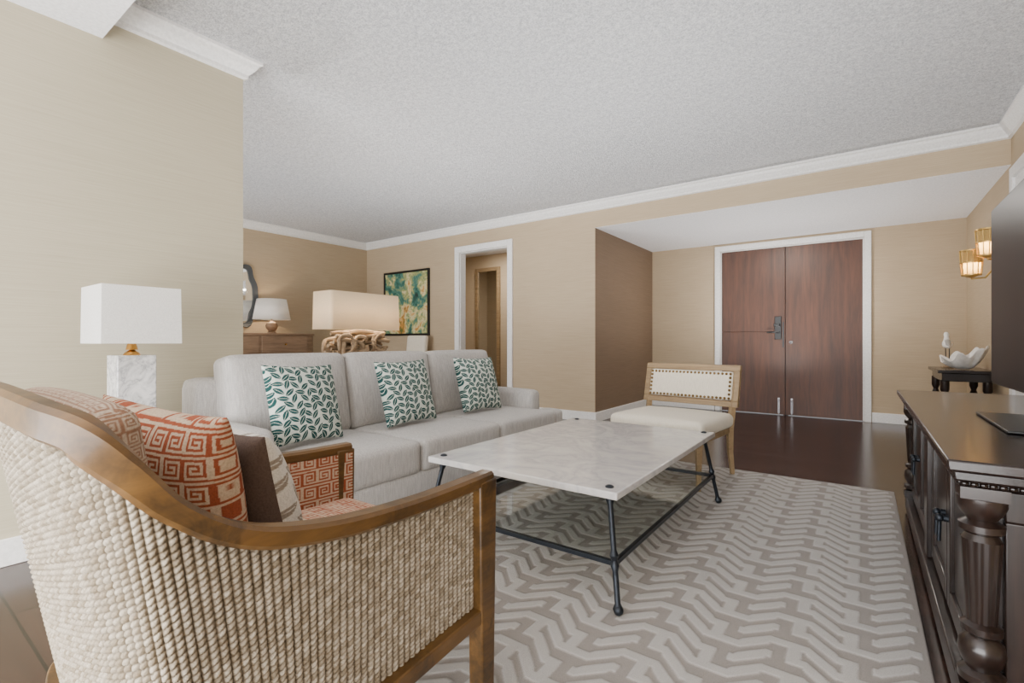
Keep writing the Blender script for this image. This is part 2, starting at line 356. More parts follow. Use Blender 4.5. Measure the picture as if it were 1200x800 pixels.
base('entry',XE+0.018,-1.80,YD-0.018,YD); base('entry_right',0.10,XR,YD-0.018,YD); base('right',XR-0.018,XR,5.6,YD-0.018); base('right_near',XR-0.018,XR,Y0,4.35)
base('partition',XP,XP+0.018,Y0,1.49); base('partition_end',XP-0.14,XP+0.018,1.49,1.508); base('far',XL,XL+0.018,Y0,YB)
def casing(num,x0,x1,ztop,y,w=0.09,dp=0.03,jd=0.0):
    b=B(); b.box(x0-w,x0,y-dp,y,0,ztop+w); b.box(x1,x1+w,y-dp,y,0,ztop+w); b.box(x0,x1,y-dp,y,ztop,ztop+w)
    if jd: b.box(x0,x0+0.015,y,y+jd,0,ztop); b.box(x1-0.015,x1,y,y+jd,0,ztop); b.box(x0+0.015,x1-0.015,y,y+jd,ztop-0.015,ztop)
    struct(b.obj('trim_%d'%num,M['white'],bevel=0.005),'white painted door casing','door casing')
casing(7,-5.07,-4.14,2.41,YB,0.09,0.025,0.12)
casing(8,-1.72,0.02,2.37,YD,0.075,0.03,0.03)
# double doors
for num,(x0,x1) in enumerate([(-1.70,-0.874),(-0.866,0.005)],1):
    if num==1: d=B().box(x0,x1,YD+0.005,YD+0.05,0.008,1.168).box(x0,x1,YD+0.005,YD+0.05,1.174,2.352).box(x0,x1,YD+0.014,YD+0.05,1.168,1.174)
    else: d=B().box(x0,x1,YD+0.005,YD+0.05,0.008,2.352)
    d=struct(d.obj('door_%d'%num,M['door'],bevel=0.0012),'walnut-brown wooden entry door leaf','door')
    if num==1:
        B().box(-0.90,-0.84,YD+0.052,YD+0.07,0.0,2.36).obj('gap_blocker',M['black'],d)  # black strip added behind the leaves to block light through the gap
        b=B(); b.box(-1.0,-0.915,YD-0.018,YD+0.005,1.06,1.38); b.box(-1.01,-0.93,YD-0.05,YD-0.018,1.24,1.28)
        b.obj('keypad_lock',M['black'],d,bevel=0.006)
        B().tube((-0.95,YD+0.005,1.16),(-0.95,YD-0.06,1.16),0.014).sweep([(-0.95,YD-0.06,1.16),(-1.03,YD-0.062,1.16),(-1.09,YD-0.058,1.155)],0.012).obj('lever_handle',M['black'],d)
        B().box(-0.905,-0.885,YD-0.004,YD+0.005,0.95,1.3).obj('latch_plate',M['black'],d)
    else:
        B().tube((-0.80,YD+0.005,1.02),(-0.80,YD-0.02,1.02),0.02).ball((-0.80,YD-0.03,1.02),0.018).obj('deadbolt_knob',M['silver'],d)
    bx=-0.95 if num==1 else -0.79
    B().box(bx-0.012,bx+0.012,YD-0.006,YD+0.005,0.03,0.24).tube((bx,YD-0.012,0.02),(bx,YD-0.012,0.2),0.008).ball((bx,YD-0.018,0.21),0.014).obj('flush_bolt',M['silver'],d)
# side wall white door
b=B(); y0,y1,zt,w=4.45,5.43,2.33,0.09
b.box(XR-0.03,XR,y0-w,y0,0,zt+w); b.box(XR-0.03,XR,y1,y1+w,0,zt+w); b.box(XR-0.03,XR,y0,y1,zt,zt+w)
struct(b.obj('trim_9',M['white'],bevel=0.005),'white painted door casing','door casing')
b=B(); b.box(XR-0.012,XR,y0,y1,0.01,zt); b.box(XR-0.02,XR-0.012,y0+0.12,y1-0.12,0.2,1.0); b.box(XR-0.02,XR-0.012,y0+0.12,y1-0.12,1.15,zt-0.15)
struct(b.obj('door_3',M['white'],bevel=0.006),'white panelled interior door','door')

# ---------------------------------------------------------------- RUG (carved pile, one mesh)
RX0,RX1,RY0,RY1=-1.96,0.175,0.15,4.17; RZ=0.0164
s_=0.090; fl=0.100; dx_=0.090; PX=2*(fl+dx_); hw_=0.0205; cs=dx_/math.hypot(dx_,s_)
st=0.0050; xs=np.linspace(RX0,RX1,int((RX1-RX0)/st)+1); ys=np.linspace(RY0,RY1,int((RY1-RY0)/st)+1)
X,Y=np.meshgrid(xs,ys,indexing='ij'); tx=(X-RX0)%PX
f=np.interp(tx.ravel(),[0,fl,fl+dx_,2*fl+dx_,PX],[0,0,s_,s_,0]).reshape(X.shape)
diag=((tx>fl)&(tx<fl+dx_))|(tx>2*fl+dx_)
q=(Y-RY0-f)/s_; n_=np.round(q); dv=np.abs(q-n_)*s_
c1=fl/2; c2=fl+dx_+fl/2
edge_=np.minimum.reduce([np.abs(tx-fl),np.abs(tx-fl-dx_),np.abs(tx-2*fl-dx_),np.abs(tx-PX),np.abs(tx)])
hv=np.where(diag,np.minimum(hw_/cs,hw_+edge_*1.2),hw_)
odd=(np.abs(n_)%2)==1; gw=0.036
gap=odd&(((tx>c1)&(tx<c1+gw))|((tx>c2-gw)&(tx<c2)))
d1=np.where(gap,1.0,dv-hv)
na=np.floor(q)
db=np.minimum(np.where((np.abs(na)%2)==1,np.abs(tx-(c2+hw_))-hw_,1),np.where((np.abs(na+1)%2)==1,np.abs(tx-(c1-hw_))-hw_,1))
D=np.minimum(d1,db)
k=np.clip(0.5-D/0.004,0,1)
edge=np.minimum.reduce([X-RX0,RX1-X,Y-RY0,RY1-Y])<0.02; k=np.where(edge,0,k)
cA=np.array(lin((150,144,139))); cB=np.array(lin((179,176,172)))
col=(cA*(1-k[...,None])+cB*k[...,None]).reshape(-1,3)
Z=0.0125+0.003*k; V=np.stack([X,Y,Z],-1); nx_,ny_=X.shape
idx=np.arange(nx_*ny_).reshape(nx_,ny_)
F=np.stack([idx[:-1,:-1],idx[1:,:-1],idx[1:,1:],idx[:-1,1:]],-1).reshape(-1,4)
ring=np.concatenate([idx[:,0],idx[-1,1:],idx[-2::-1,-1],idx[0,-2:0:-1]]); V=V.reshape(-1,3)
low=V[ring].copy(); low[:,2]=0.0; n0=len(V); V=np.concatenate([V,low]); col=np.concatenate([col,np.tile(cA,(len(ring),1))])
r2=np.arange(len(ring))+n0; F2=np.stack([r2,np.roll(r2,-1),np.roll(ring,-1),ring],-1); F=np.concatenate([F,F2])
rug=link('rug',npmesh('rug',V,F,M['rug'],col))
rug['label']='large grey area rug with carved hexagonal key pattern'; rug['category']='rug'

# ---------------------------------------------------------------- SOFA
S=thing('sofa','light grey linen three-seat sofa with loose back cushions','sofa',(-2.52,2.30,0))
softbox('sofa_frame',(0.98,2.40,0.22),0.03,(0,0,0),(10,16,8),M['sofa'],None,S,(0.0,0,0.185))
softbox('back_frame',(0.20,2.44,0.62),0.05,(0,0,0),(8,20,10),M['sofa'],None,S,(-0.42,0,0.52))
for sg in (-1,1):
    softbox('arm',(0.76,0.15,0.53),0.045,(0,0.012,0.008),(12,8,12),M['sofa'],None,S,(-0.11,sg*1.165,0.350))
for i in range(3):
    softbox('seat_cushion',(0.80,0.737,0.185),0.035,(0,0,0.014),(16,16,10),M['sofa'],None,S,(0.10,(i-1)*0.743,0.375),pw=3)
    softbox('back_cushion',(0.19,0.740,0.51),0.045,(0.045,0,0.006),(14,18,18),M['sofa'],None,S,(-0.265,(i-1)*0.743,0.695),(0,math.radians(-10+i*0.6),0),pw=3)
for sg in (-1,1):
    softbox('seat_cushion_end',(0.20,0.14,0.18),0.035,(0,0,0.006),(10,8,10),M['sofa'],None,S,(0.395,sg*1.17,0.375))
    softbox('front_panel_end',(0.16,0.10,0.20),0.02,(0,0,0),(6,6,6),M['sofa'],None,S,(0.38,sg*1.18,0.185))
    for x in (-0.42,0.40):
        B().lathe([(0.022,0),(0.026,0.02),(0.03,0.08)],(x,sg*1.1,0)).obj('leg',M['espresso_z'],S)
pm=pillow_mesh('leaf_pillow',0.43,0.43,0.16,280,lambda x,z,s:leaf(x+5,z+5),M['vc'])
for k,(Y,rz,x) in enumerate([(1.46,0.10,-2.44),(2.20,0.0,-2.46),(2.94,-0.06,-2.46)]):
    o=link('throw_pillow',pm,None,0,(x,Y,0.698),Euler((math.radians(-17),math.radians((2,-1,1)[k]),math.radians(90)+rz)))
    o['label']='square throw pillow printed with dense dark teal leaves on white'; o['category']='pillow'; o['group']='leaf print pillows on the sofa'

# ---------------------------------------------------------------- COFFEE TABLE
T=thing('coffee_table','rectangular marble-top coffee table with iron legs and glass shelf','coffee table',(-1.245,2.45,RZ))
hx,hy=0.50,0.75
B().box(-hx,hx,-hy,hy,0.415,0.445).obj('marble_top',M['marble'],T,bevel=0.005)
for sx in (-1,1):
    for sy in (-1,1):
        lx,ly=sx*(hx-0.055),sy*(hy-0.055); fx,fy=sx*(hx+0.015),sy*(hy+0.02)
        pts=[(lx+(fx-lx)*t,ly+(fy-ly)*t,0.415-0.41*t) for t in np.linspace(0,1,24)]
        rad=[0.011]*24
        for i,t in enumerate(np.linspace(0,1,24)):
            if t<0.05: rad[i]=0.017
            if 0.50<t<0.56: rad[i]=0.018
            if 0.60<t<0.64: rad[i]=0.017
            if t>0.93: rad[i]=0.020
            if t>0.99: rad[i]=0.014
        bb=B().sweep(pts,rad,14,0); bb.ball((fx,fy,0.0195),0.019); bb.obj('leg',M['iron'],T)
        B().lathe([(0.017,0),(0.017,0.004),(0.011,0.008),(0.004,0.010)],(lx,ly,0.445)).obj('bolt_cap',M['iron'],T)
zz=0.175; ex,ey=hx-0.015,hy-0.012
bb=B()
for z in (zz,):
    bb.box(-ex,ex,-ey-0.009,-ey+0.009,z-0.009,z+0.009).box(-ex,ex,ey-0.009,ey+0.009,z-0.009,z+0.009)
    bb.box(-ex-0.009,-ex+0.009,-ey,ey,z-0.009,z+0.009).box(ex-0.009,ex+0.009,-ey,ey,z-0.009,z+0.009)
bb.obj('stretcher_frame',M['iron'],T)
ux,uy=hx-0.055,hy-0.055; bb=B()
for sy in (-1,1): bb.tube((-ux,sy*uy,0.405),(ux,sy*uy,0.405),0.007)
for sx in (-1,1): bb.tube((sx*ux,-uy,0.405),(sx*ux,uy,0.405),0.007)
bb.obj('top_frame',M['iron'],T)
B().box(-ex,ex,-ey,ey,zz+0.0095,zz+0.016).obj('glass_shelf',M['glass'],T)

# ---------------------------------------------------------------- WOVEN ARMCHAIR
A=thing('woven_armchair','barrel armchair of woven seagrass rope with antique oak frame','armchair',(0,0,RZ))
half=[(-.842,1.045,.658),(-.832,.90,.658),(-.82,.77,.662),(-.81,.65,.670),(-.80,.55,.682),(-.794,.46,.699),(-.79,.39,.720),(-.787,.33,.752),(-.787,.275,.800),(-.792,.228,.865),(-.815,.19,.912),(-.88,.16,.932),(-.95,.15,.94),(-1.05,.145,.945)]
cx=-1.155
def lsh(y): return 0.05*min(1,max(0,(0.45-y)/0.22))
ctrl=half+[(cx+0.02,.143,.947)]+[(2*cx-x+lsh(y)*min(1,(cx-(2*cx-x))/0.25),y,z) for x,y,z in half[::-1]]
def catmull(P,k=8):
    out=[];n=len(P);P=[Vector(p) for p in P]
    for i in range(n-1):
        p0,p1,p2,p3=P[max(i-1,0)],P[i],P[i+1],P[min(i+2,n-1)]
        for j in range(k):
            t=j/k; out.append(0.5*((2*p1)+(p2-p0)*t+(2*p0-5*p1+4*p2-p3)*t*t+(3*p1-p0-3*p2+p3)*t**3))
    out.append(P[-1]); return out
path=catmull(ctrl,8)
def railsec(i):
    z=path[i].z; k=min(1,max(0,(z-0.78)/0.12)); H=0.036+0.014*k; W=0.046-0.014*k; r=0.007
    return [(-W/2+r,0),(-W/2,-r),(-W/2,-H+r),(-W/2+r,-H),(W/2-r,-H),(W/2,-H+r),(W/2,-r),(W/2-r,0)]
B().sweep(path,0,sec=railsec).obj('top_rail',M['rattanwood'],A)
pl=np.array([[p.x,p.y] for p in path]); zt=np.array([p.z for p in path])
seg=np.linalg.norm(np.diff(pl,axis=0),axis=1); arc=np.concatenate([[0],np.cumsum(seg)]); TL=arc[-1]
def rake(y): return 0.11*np.clip((0.55-y)/0.40,0,1)**1.3
def chair_sheet(name,inset,ds,dz,mat,fn,zb=0.29):
    s=np.arange(0,TL,ds); x=np.interp(s,arc,pl[:,0]); y=np.interp(s,arc,pl[:,1]); z=np.interp(s,arc,zt)-0.030
    tx=np.gradient(x); ty=np.gradient(y); k=31
    ker=np.ones(k)/k; tx=np.convolve(np.pad(tx,k//2,'edge'),ker,'valid'); ty=np.convolve(np.pad(ty,k//2,'edge'),ker,'valid')
    ln=np.hypot(tx,ty); nx,ny=-ty/ln,tx/ln
    sgn=np.sign(nx[0]); nx*=sgn; ny*=sgn
    nv=int(0.66/dz); t=np.linspace(0,1,nv+1)
    S_,T_=np.meshgrid(np.arange(len(s)),t,indexing='ij')
    zz=z[S_]*(1-T_)+zb*T_
    X=x[S_]; Y=y[S_]+rake(y[S_])*T_; 
    disp,col=fn(s[S_],zz)
    o=disp-inset
    V=np.stack([X+nx[S_]*o,Y+ny[S_]*o,zz],-1).reshape(-1,3)
    idx=np.arange(V.shape[0]).reshape(S_.shape); a,b2,c,d=idx[:-1,:-1],idx[1:,:-1],idx[1:,1:],idx[:-1,1:]
    F=np.stack([a,b2,c,d],-1).reshape(-1,4)
    me=npmesh(name,V,F,mat,col.reshape(-1,3)); return link(name,me,A)
rc=rng.random((400,400,1))
def weavefn(s,z):
    cw,rh=0.0175,0.0105
    i=np.floor(s/cw).astype(int); fx=s/cw-i
    zz=z/rh+0.5*(i%2)+0.7*(fx-0.5); j=np.floor(zz).astype(int); fz=zz-j
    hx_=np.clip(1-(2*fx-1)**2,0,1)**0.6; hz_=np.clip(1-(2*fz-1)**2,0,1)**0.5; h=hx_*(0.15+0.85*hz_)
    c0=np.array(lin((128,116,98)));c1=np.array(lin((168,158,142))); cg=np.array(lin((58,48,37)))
    r=rc[i%400,j%400]; col=c0*(1-r)+c1*r; gk=np.clip(h*1.6,0,1)[...,None]; col=cg*(1-gk)+col*gk  # darker where the bump is low, crevice shade painted into the rope
    return 0.0080*h,col
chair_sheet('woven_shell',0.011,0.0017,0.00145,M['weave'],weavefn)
def upf(s,z):
    return np.zeros(s.shape),keycol(s.ravel()+1,z.ravel()+1,0.05).reshape(s.shape+(3,))
chair_sheet('inner_upholstery',0.026,0.0034,0.0034,M['vc'],upf)
bot=[Vector((p.x,p.y+float(rake(p.y)),0.30)) for p in path]
B().sweep(bot,0,sec=lambda i:[(-0.02,0.0),(-0.02,-0.04),(0.014,-0.04),(0.014,0.0)]).obj('bottom_rail',M['rattanwood'],A,bevel=0.004)
for sx in (1,-1):
    x=cx+sx*0.315
    b=B(); b.add([(x-0.024,0.995,0),(x+0.024,0.995,0),(x+0.024,1.045,0),(x-0.024,1.045,0),(x-0.026,0.985,0.64),(x+0.026,0.985,0.64),(x+0.026,1.055,0.64),(x-0.026,1.055,0.64)],
        [(0,3,2,1),(4,5,6,7),(0,1,5,4),(1,2,6,5),(2,3,7,6),(3,0,4,7)]); b.obj('front_leg',M['rattanwood'],A,bevel=0.006)
    x=cx+0.01+sx*0.31
    B().add([(x-0.02,0.25,0),(x+0.02,0.25,0),(x+0.02,0.29,0),(x-0.02,0.29,0),(x-0.025,0.27,0.27),(x+0.025,0.27,0.27),(x+0.025,0.325,0.27),(x-0.025,0.325,0.27)],
        [(0,3,2,1),(4,5,6,7),(0,1,5,4),(1,2,6,5),(2,3,7,6),(3,0,4,7)]).obj('back_leg',M['rattanwood'],A,bevel=0.006)
B().box(cx-0.30,cx+0.30,0.985,1.02,0.24,0.33).box(cx-0.29,cx+0.29,0.34,1.0,0.27,0.31).obj('seat_frame',M['rattanwood'],A,bevel=0.004)
softbox('seat_cushion',(0.60,0.70,0.17),0.05,(0,0.01,0.02),(150,170,40),M['vc'],key3(0.05),A,(cx,0.69,0.40),None,True)
softbox('back_cushion',(0.52,0.08,0.46),0.038,(0,0.010,0.010),(200,26,170),M['vc'],key3(0.026,np.array(lin((140,106,86))),np.array(lin((180,164,146)))),A,(cx+0.015,0.258,0.690),(math.radians(8),0,0),True)
def rust(x,z,s): return keycol(x+5.015,z+5.01,0.046)
po=link('throw_pillow',pillow_mesh('rust_pillow',0.41,0.41,0.15,340,rust,M['vc']),None,0,(-1.13,0.392,0.704),Euler((math.radians(9),math.radians(3),math.radians(10))))
po['label']='rust orange throw pillow with cream geometric key pattern'; po['category']='pillow'
BR=np.array(lin((84,70,63))); 
def brown(x,z,s):
    if s>0: return np.tile(BR,(len(x),1))
    return leaf(x+5,z+5,np.array(lin((140,130,118))),np.array(lin((208,204,196))),0.10,0.055,0.032,0.012)
pb=link('throw_pillow',pillow_mesh('brown_pillow',0.38,0.38,0.17,170,brown,M['vc']),None,0,(-1.14,0.535,0.658),Euler((math.radians(13),0,math.radians(-2))))
pb['label']='brown-backed throw pillow with white and taupe leaf front'; pb['category']='pillow'

# ---------------------------------------------------------------- SLIPPER CHAIR
Ch=thing('accent_chair','cream upholstered accent chair with light oak frame and nailhead trim','chair',(-1.17,3.75,RZ),(0,0,math.radians(-7)))
softbox('seat',(0.72,0.64,0.11),0.045,(0,0,0.02),(16,16,8),M['cream'],None,Ch,(0,-0.05,0.415))
B().box(-0.34,0.34,-0.35,0.24,0.32,0.365).obj('seat_rail',M['oak'],Ch,bevel=0.005)
for sx in (-1,1):
    B().sweep([(sx*0.31,-0.30,0.34),(sx*0.31,-0.31,0.18),(sx*0.315,-0.325,0.02),(sx*0.315,-0.325,0.0)],[0.028,0.024,0.018,0.018],4).obj('front_leg',M['oak'],Ch,bevel=0.003)
    B().sweep([(sx*0.345,0.33,0.83),(sx*0.345,0.285,0.66),(sx*0.34,0.25,0.48),(sx*0.335,0.22,0.36),(sx*0.33,0.24,0.18),(sx*0.33,0.285,0.03),(sx*0.33,0.285,0.012),(sx*0.33,0.285,0.0)],[0.02,0.024,0.028,0.03,0.025,0.02,0.02,0.02],4).obj('back_leg',M['oak'],Ch,bevel=0.003)
def bk(z): return 0.245+(z-0.48)*0.235
Bk=B()
def slab(x0,x1,z0,z1,t0,t1,m=0):
    Bk.add([(x0,bk(z0)+t0,z0),(x1,bk(z0)+t0,z0),(x1,bk(z0)+t1,z0),(x0,bk(z0)+t1,z0),(x0,bk(z1)+t0,z1),(x1,bk(z1)+t0,z1),(x1,bk(z1)+t1,z1),(x0,bk(z1)+t1,z1)],
        [(0,3,2,1),(4,5,6,7),(0,1,5,4),(1,2,6,5),(2,3,7,6),(3,0,4,7)],m)
slab(-0.385,0.385,0.785,0.83,-0.02,0.022); slab(-0.385,0.385,0.515,0.56,-0.02,0.022); slab(-0.385,-0.34,0.56,0.785,-0.02,0.022); slab(0.34,0.385,0.56,0.785,-0.02,0.022)
back=Bk.obj('backrest',M['oak'],Ch,bevel=0.006)
softbox('back_pad',(0.675,0.04,0.222),0.018,(0,0.012,0),(14,6,10),M['cream'],None,back,(0,bk(0.672)-0.008,0.672),(math.radians(-13.2),0,0))
nb=B()
for z in (0.580,0.764):
    for x in np.linspace(-0.320,0.320,22): nb.ball((x,bk(z)-0.031,z),0.0105,8)
for x in (-0.320,0.320):
    for z in np.linspace(0.610,0.735,5): nb.ball((x,bk(z)-0.031,z),0.0105,8)
nb.obj('nailhead_trim',plain('aged_brass_nails',(120,96,60),0.35,0.9),back)

# ---------------------------------------------------------------- TV CONSOLE
K=thing('media_console','espresso wood media console with turned corner columns','tv console',(0.0,0,0))
B().box(0.175,0.83,1.65,3.86,0.70,0.73).box(0.19,0.82,1.675,3.835,0.672,0.70).box(0.21,0.81,1.70,3.81,0.655,0.672).obj('top',M['espresso'],K,bevel=0.006)
b=B(); b.box(0.265,0.79,1.79,3.74,0.10,0.655); b.box(0.212,0.79,1.702,3.805,0.02,0.10); b.box(0.235,0.79,1.725,3.785,0.0,0.02)
b.box(0.225,0.265,2.735,2.835,0.10,0.655)
b.obj('body',M['espresso_z'],K,bevel=0.005)
for yc in (1.742,3.765):
    xc=0.252
    b=B(); b.box(xc-0.046,xc+0.048,yc-0.044,yc+0.044,0.625,0.655); b.box(xc-0.046,xc+0.048,yc-0.044,yc+0.044,0.10,0.14)
    b.lathe([(0.034,0.14),(0.047,0.150),(0.047,0.168),(0.031,0.180),(0.040,0.196),(0.048,0.222),(0.044,0.25),(0.028,0.266),(0.042,0.276),(0.042,0.292),(0.028,0.302),(0.028,0.304)],(xc,yc,0),32)
    V=[];F=[];nn=60;zs=np.linspace(0.302,0.515,12)
    for z_ in zs:
        r0=0.031+0.011*((z_-0.302)/0.213)
        for j in range(nn):
            w=2*math.pi*j/nn; rr_=r0-0.0028*(0.5+0.5*math.cos(12*w)); V.append((xc+rr_*math.cos(w),yc+rr_*math.sin(w),z_))
    for i in range(len(zs)-1):
        for j in range(nn): F.append((i*nn+j,i*nn+(j+1)%nn,(i+1)*nn+(j+1)%nn,(i+1)*nn+j))
    b.add(V,F)
    b.lathe([(0.040,0.515),(0.032,0.530),(0.046,0.540),(0.046,0.556),(0.029,0.567),(0.043,0.586),(0.050,0.604),(0.050,0.625)],(xc,yc,0),32)
    b.obj('corner_column',M['espresso_z'],K,bevel=0)
b=B(); y=1.79
b.box(0.30,0.78,y-0.022,y,0.56,0.64); b.box(0.30,0.37,y-0.022,y,0.115,0.56); b.box(0.72,0.78,y-0.022,y,0.115,0.56); b.box(0.37,0.72,y-0.022,y,0.115,0.18)
b.obj('end_panel',M['espresso_z'],K,bevel=0.004)
b=B()
for x in np.linspace(0.215,0.80,34): b.ball((x,1.698,0.664),0.0085,8)
for yy in np.linspace(1.715,3.8,114): b.ball((0.208,yy,0.664),0.0085,6)
b.obj('bead_moulding',M['espresso'],K)
for i,(y0,y1) in enumerate([(1.80,2.26),(2.27,2.73),(2.84,3.28),(3.29,3.72)]):
    b=B(); x0,x1=0.240,0.265
    b.box(x0,x1,y0,y0+0.06,0.115,0.645); b.box(x0,x1,y1-0.06,y1,0.115,0.645); b.box(x0,x1,y0+0.06,y1-0.06,0.115,0.18); b.box(x0,x1,y0+0.06,y1-0.06,0.58,0.645); b.box(x0+0.012,x1,y0+0.06,y1-0.06,0.18,0.58)
    d=b.obj('door',M['espresso_z'],K,bevel=0.004)
    yh=y1-0.03 if i%2==0 else y0+0.03
    B().tube((0.240,yh,0.42),(0.227,yh,0.42),0.012).ball((0.217,yh,0.42),0.014).tube((0.217,yh,0.41),(0.215,yh,0.34),0.006).obj('handle',M['iron'],d)
# TV
V_=thing('television','large flat-screen television on a pedestal stand','tv',(0.50,2.48,0.731))
B().box(0.0,0.045,-0.73,0.73,0.10,0.925).obj('tv_body',M['black'],V_,bevel=0.006)
B().box(-0.003,0.0,-0.72,0.72,0.112,0.915).obj('screen',M['screen'],V_)
B().box(-0.12,0.14,-0.27,0.27,0.0,0.010).obj('stand_base',M['black'],V_,bevel=0.004)
B().box(0.012,0.04,-0.06,0.06,0.009,0.2).obj('stand_neck',M['black'],V_,bevel=0.004)

# ---------------------------------------------------------------- ENTRY TABLE + DECOR
E=thing('entry_table','small dark turned-leg wooden side table','side table',(0.77,6.38,0))
B().box(-0.20,0.20,-0.42,0.42,0.735,0.765).obj('top',M['espresso'],E,bevel=0.006)
B().box(-0.17,0.17,-0.38,0.38,0.66,0.735).obj('apron',M['espresso'],E,bevel=0.004)
for sx in (-1,1):
    for sy in (-1,1):
        B().lathe([(0.018,0),(0.03,0.03),(0.02,0.06),(0.02,0.10),(0.028,0.12),(0.018,0.15),(0.024,0.3),(0.03,0.42),(0.02,0.46),(0.034,0.50),(0.02,0.54),(0.034,0.58),(0.034,0.67)],(sx*0.145,sy*0.34,0)).obj('leg',M['espresso_z'],E)
B().box(-0.15,0.15,-0.36,0.36,0.10,0.125).obj('shelf',M['espresso'],E,bevel=0.004)
V=[];F=[];nr,na=22,72
for i in range(nr+1):
    t=i/nr
    for j in range(na):
        w=2*math.pi*j/na; fl_=1+0.13*t*math.cos(7*w)+0.05*t*math.sin(13*w)
        r=(0.035+0.15*t**0.8)*fl_
        z=0.010+0.135*t**1.7+0.03*t*t*math.cos(7*w+0.6)+0.05*t*t*math.cos(w)
        V.append((r*0.85*math.cos(w),r*1.15*math.sin(w),z))
for i in range(nr):
    for j in range(na): F.append((i*na+j,i*na+(j+1)%na,(i+1)*na+(j+1)%na,(i+1)*na+j))
F.append(tuple(range(na)))
sb=B().add(V,F); so=sb.obj('shell_bowl',M['ceramic'],loc=(0.77,6.18,0.766)); md=so.modifiers.new('s','SOLIDIFY'); md.thickness=0.008; md.offset=0
so['label']='white ruffled clam shell bowl on the side table'; so['category']='decorative shell'
Bd=thing('bird_figurine','small grey and white shorebird figurine on a stand','figurine',(0.70,6.56,0.766))
B().lathe([(0.05,0),(0.05,0.012),(0.035,0.02),(0.01,0.024)]).obj('stand',M['drift'],Bd)
B().sweep([(0.0,-0.12,0.205),(0,-0.08,0.215),(0,-0.04,0.225),(0,0.0,0.235),(0,0.04,0.25),(0,0.065,0.275),(0,0.075,0.31),(0,0.082,0.335),(0,0.095,0.345),(0,0.105,0.342)],[0.006,0.016,0.034,0.043,0.038,0.026,0.018,0.022,0.018,0.008],16).obj('body',M['ceramic'],Bd)
B().sweep([(0.0,-0.14,0.21),(0,-0.07,0.238),(0,0.0,0.262),(0,0.04,0.268)],[0.004,0.022,0.026,0.01],12).obj('wings',M['bird'],Bd)
B().sweep([(0,0.10,0.343),(0,0.15,0.332)],[0.006,0.001],8).obj('beak',M['black'],Bd)
for sx in (-1,1): B().tube((sx*0.012,0,0.02),(sx*0.015,0.0,0.21),0.004,n=8).obj('leg',M['black'],Bd)

# sconce
Sc=thing('wall_sconce','two-light brass wall sconce with caged amber glass shades','wall light',(XR,6.0,1.78))
B().box(-0.018,0,-0.05,0.05,-0.13,0.13).obj('backplate',M['palegold'],Sc,bevel=0.006)
for (x,y,z) in ((-0.17,0.13,-0.04),(-0.10,-0.13,0.10)):
    B().sweep([(-0.01,y*0.2,z*0.4-0.04),(x*0.5,y*0.6,z-0.13),(x,y,z-0.13),(x,y,z-0.10)],0.008).lathe([(0.015,-0.12),(0.05,-0.105),(0.06,-0.10),(0.06,-0.095)],(x,y,z)).obj('arm',M['palegold'],Sc)
    b=B()
    for zz_,rr in ((-0.095,0.066),(0.02,0.074),(0.13,0.080)):
        b.lathe([(rr,-0.006),(rr+0.006,-0.006),(rr+0.006,0.006),(rr,0.006)],(x,y,z+zz_),24)
    for k in range(12):
        w=2*math.pi*k/12; c,sn=math.cos(w),math.sin(w)
        b.sweep([(x+0.069*c,y+0.069*sn,z-0.095),(x+0.077*c,y+0.077*sn,z+0.02),(x+0.083*c,y+0.083*sn,z+0.13)],0.0040,6)
    b.obj('cage',M['palegold'],Sc)
    g=B(); V=[];F=[]
    for i,(r,zz_) in enumerate([(0.058,-0.09),(0.063,-0.02),(0.067,0.05),(0.071,0.12)]):
        for j in range(24): w=2*math.pi*j/24; V.append((x+r*math.cos(w),y+r*math.sin(w),z+zz_))
    F=[(i*24+j,i*24+(j+1)%24,(i+1)*24+(j+1)%24,(i+1)*24+j) for i in range(3) for j in range(24)]
    g.add(V,F).obj('glass_shade',M['shade_g'],Sc)
    l=bpy.data.lights.new('bulb','POINT'); l.energy=3; l.color=(1,0.76,0.45); l.shadow_soft_size=0.02; lo=bpy.data.objects.new('bulb_light',l); C.objects.link(lo); lo.location=(x,y,z); lo.parent=Sc

# ---------------------------------------------------------------- LEFT LAMP + SIDE TABLE
St=thing('end_table','round dark wooden end table beside the sofa','side table',(-2.80,0.76,0))
B().lathe([(0.225,0),(0.235,0.008),(0.235,0.022),(0.225,0.03)],(0,0,0.59),40).obj('top',M['espresso'],St)
B().lathe([(0.16,0),(0.16,0.02),(0.05,0.05),(0.03,0.1),(0.025,0.3),(0.04,0.45),(0.03,0.52),(0.09,0.585),(0.09,0.59)]).obj('pedestal',M['espresso_z'],St)
La=thing('table_lamp','table lamp with white marble block base and square white shade','lamp',(-2.80,0.80,0.621),(0,0,math.radians(0)))
B().box(-0.075,0.075,-0.075,0.075,0,0.345).obj('base',M['marble_b'],La,bevel=0.004)
B().box(-0.095,0.095,-0.095,0.095,0,0.02).obj('plinth',M['marble_b'],La,bevel=0.003)
B().lathe([(0.035,0.345),(0.03,0.355),(0.010,0.37),(0.010,0.60)]).lathe([(0.024,0.37),(0.012,0.42)]).obj('stem',M['gold'],La)
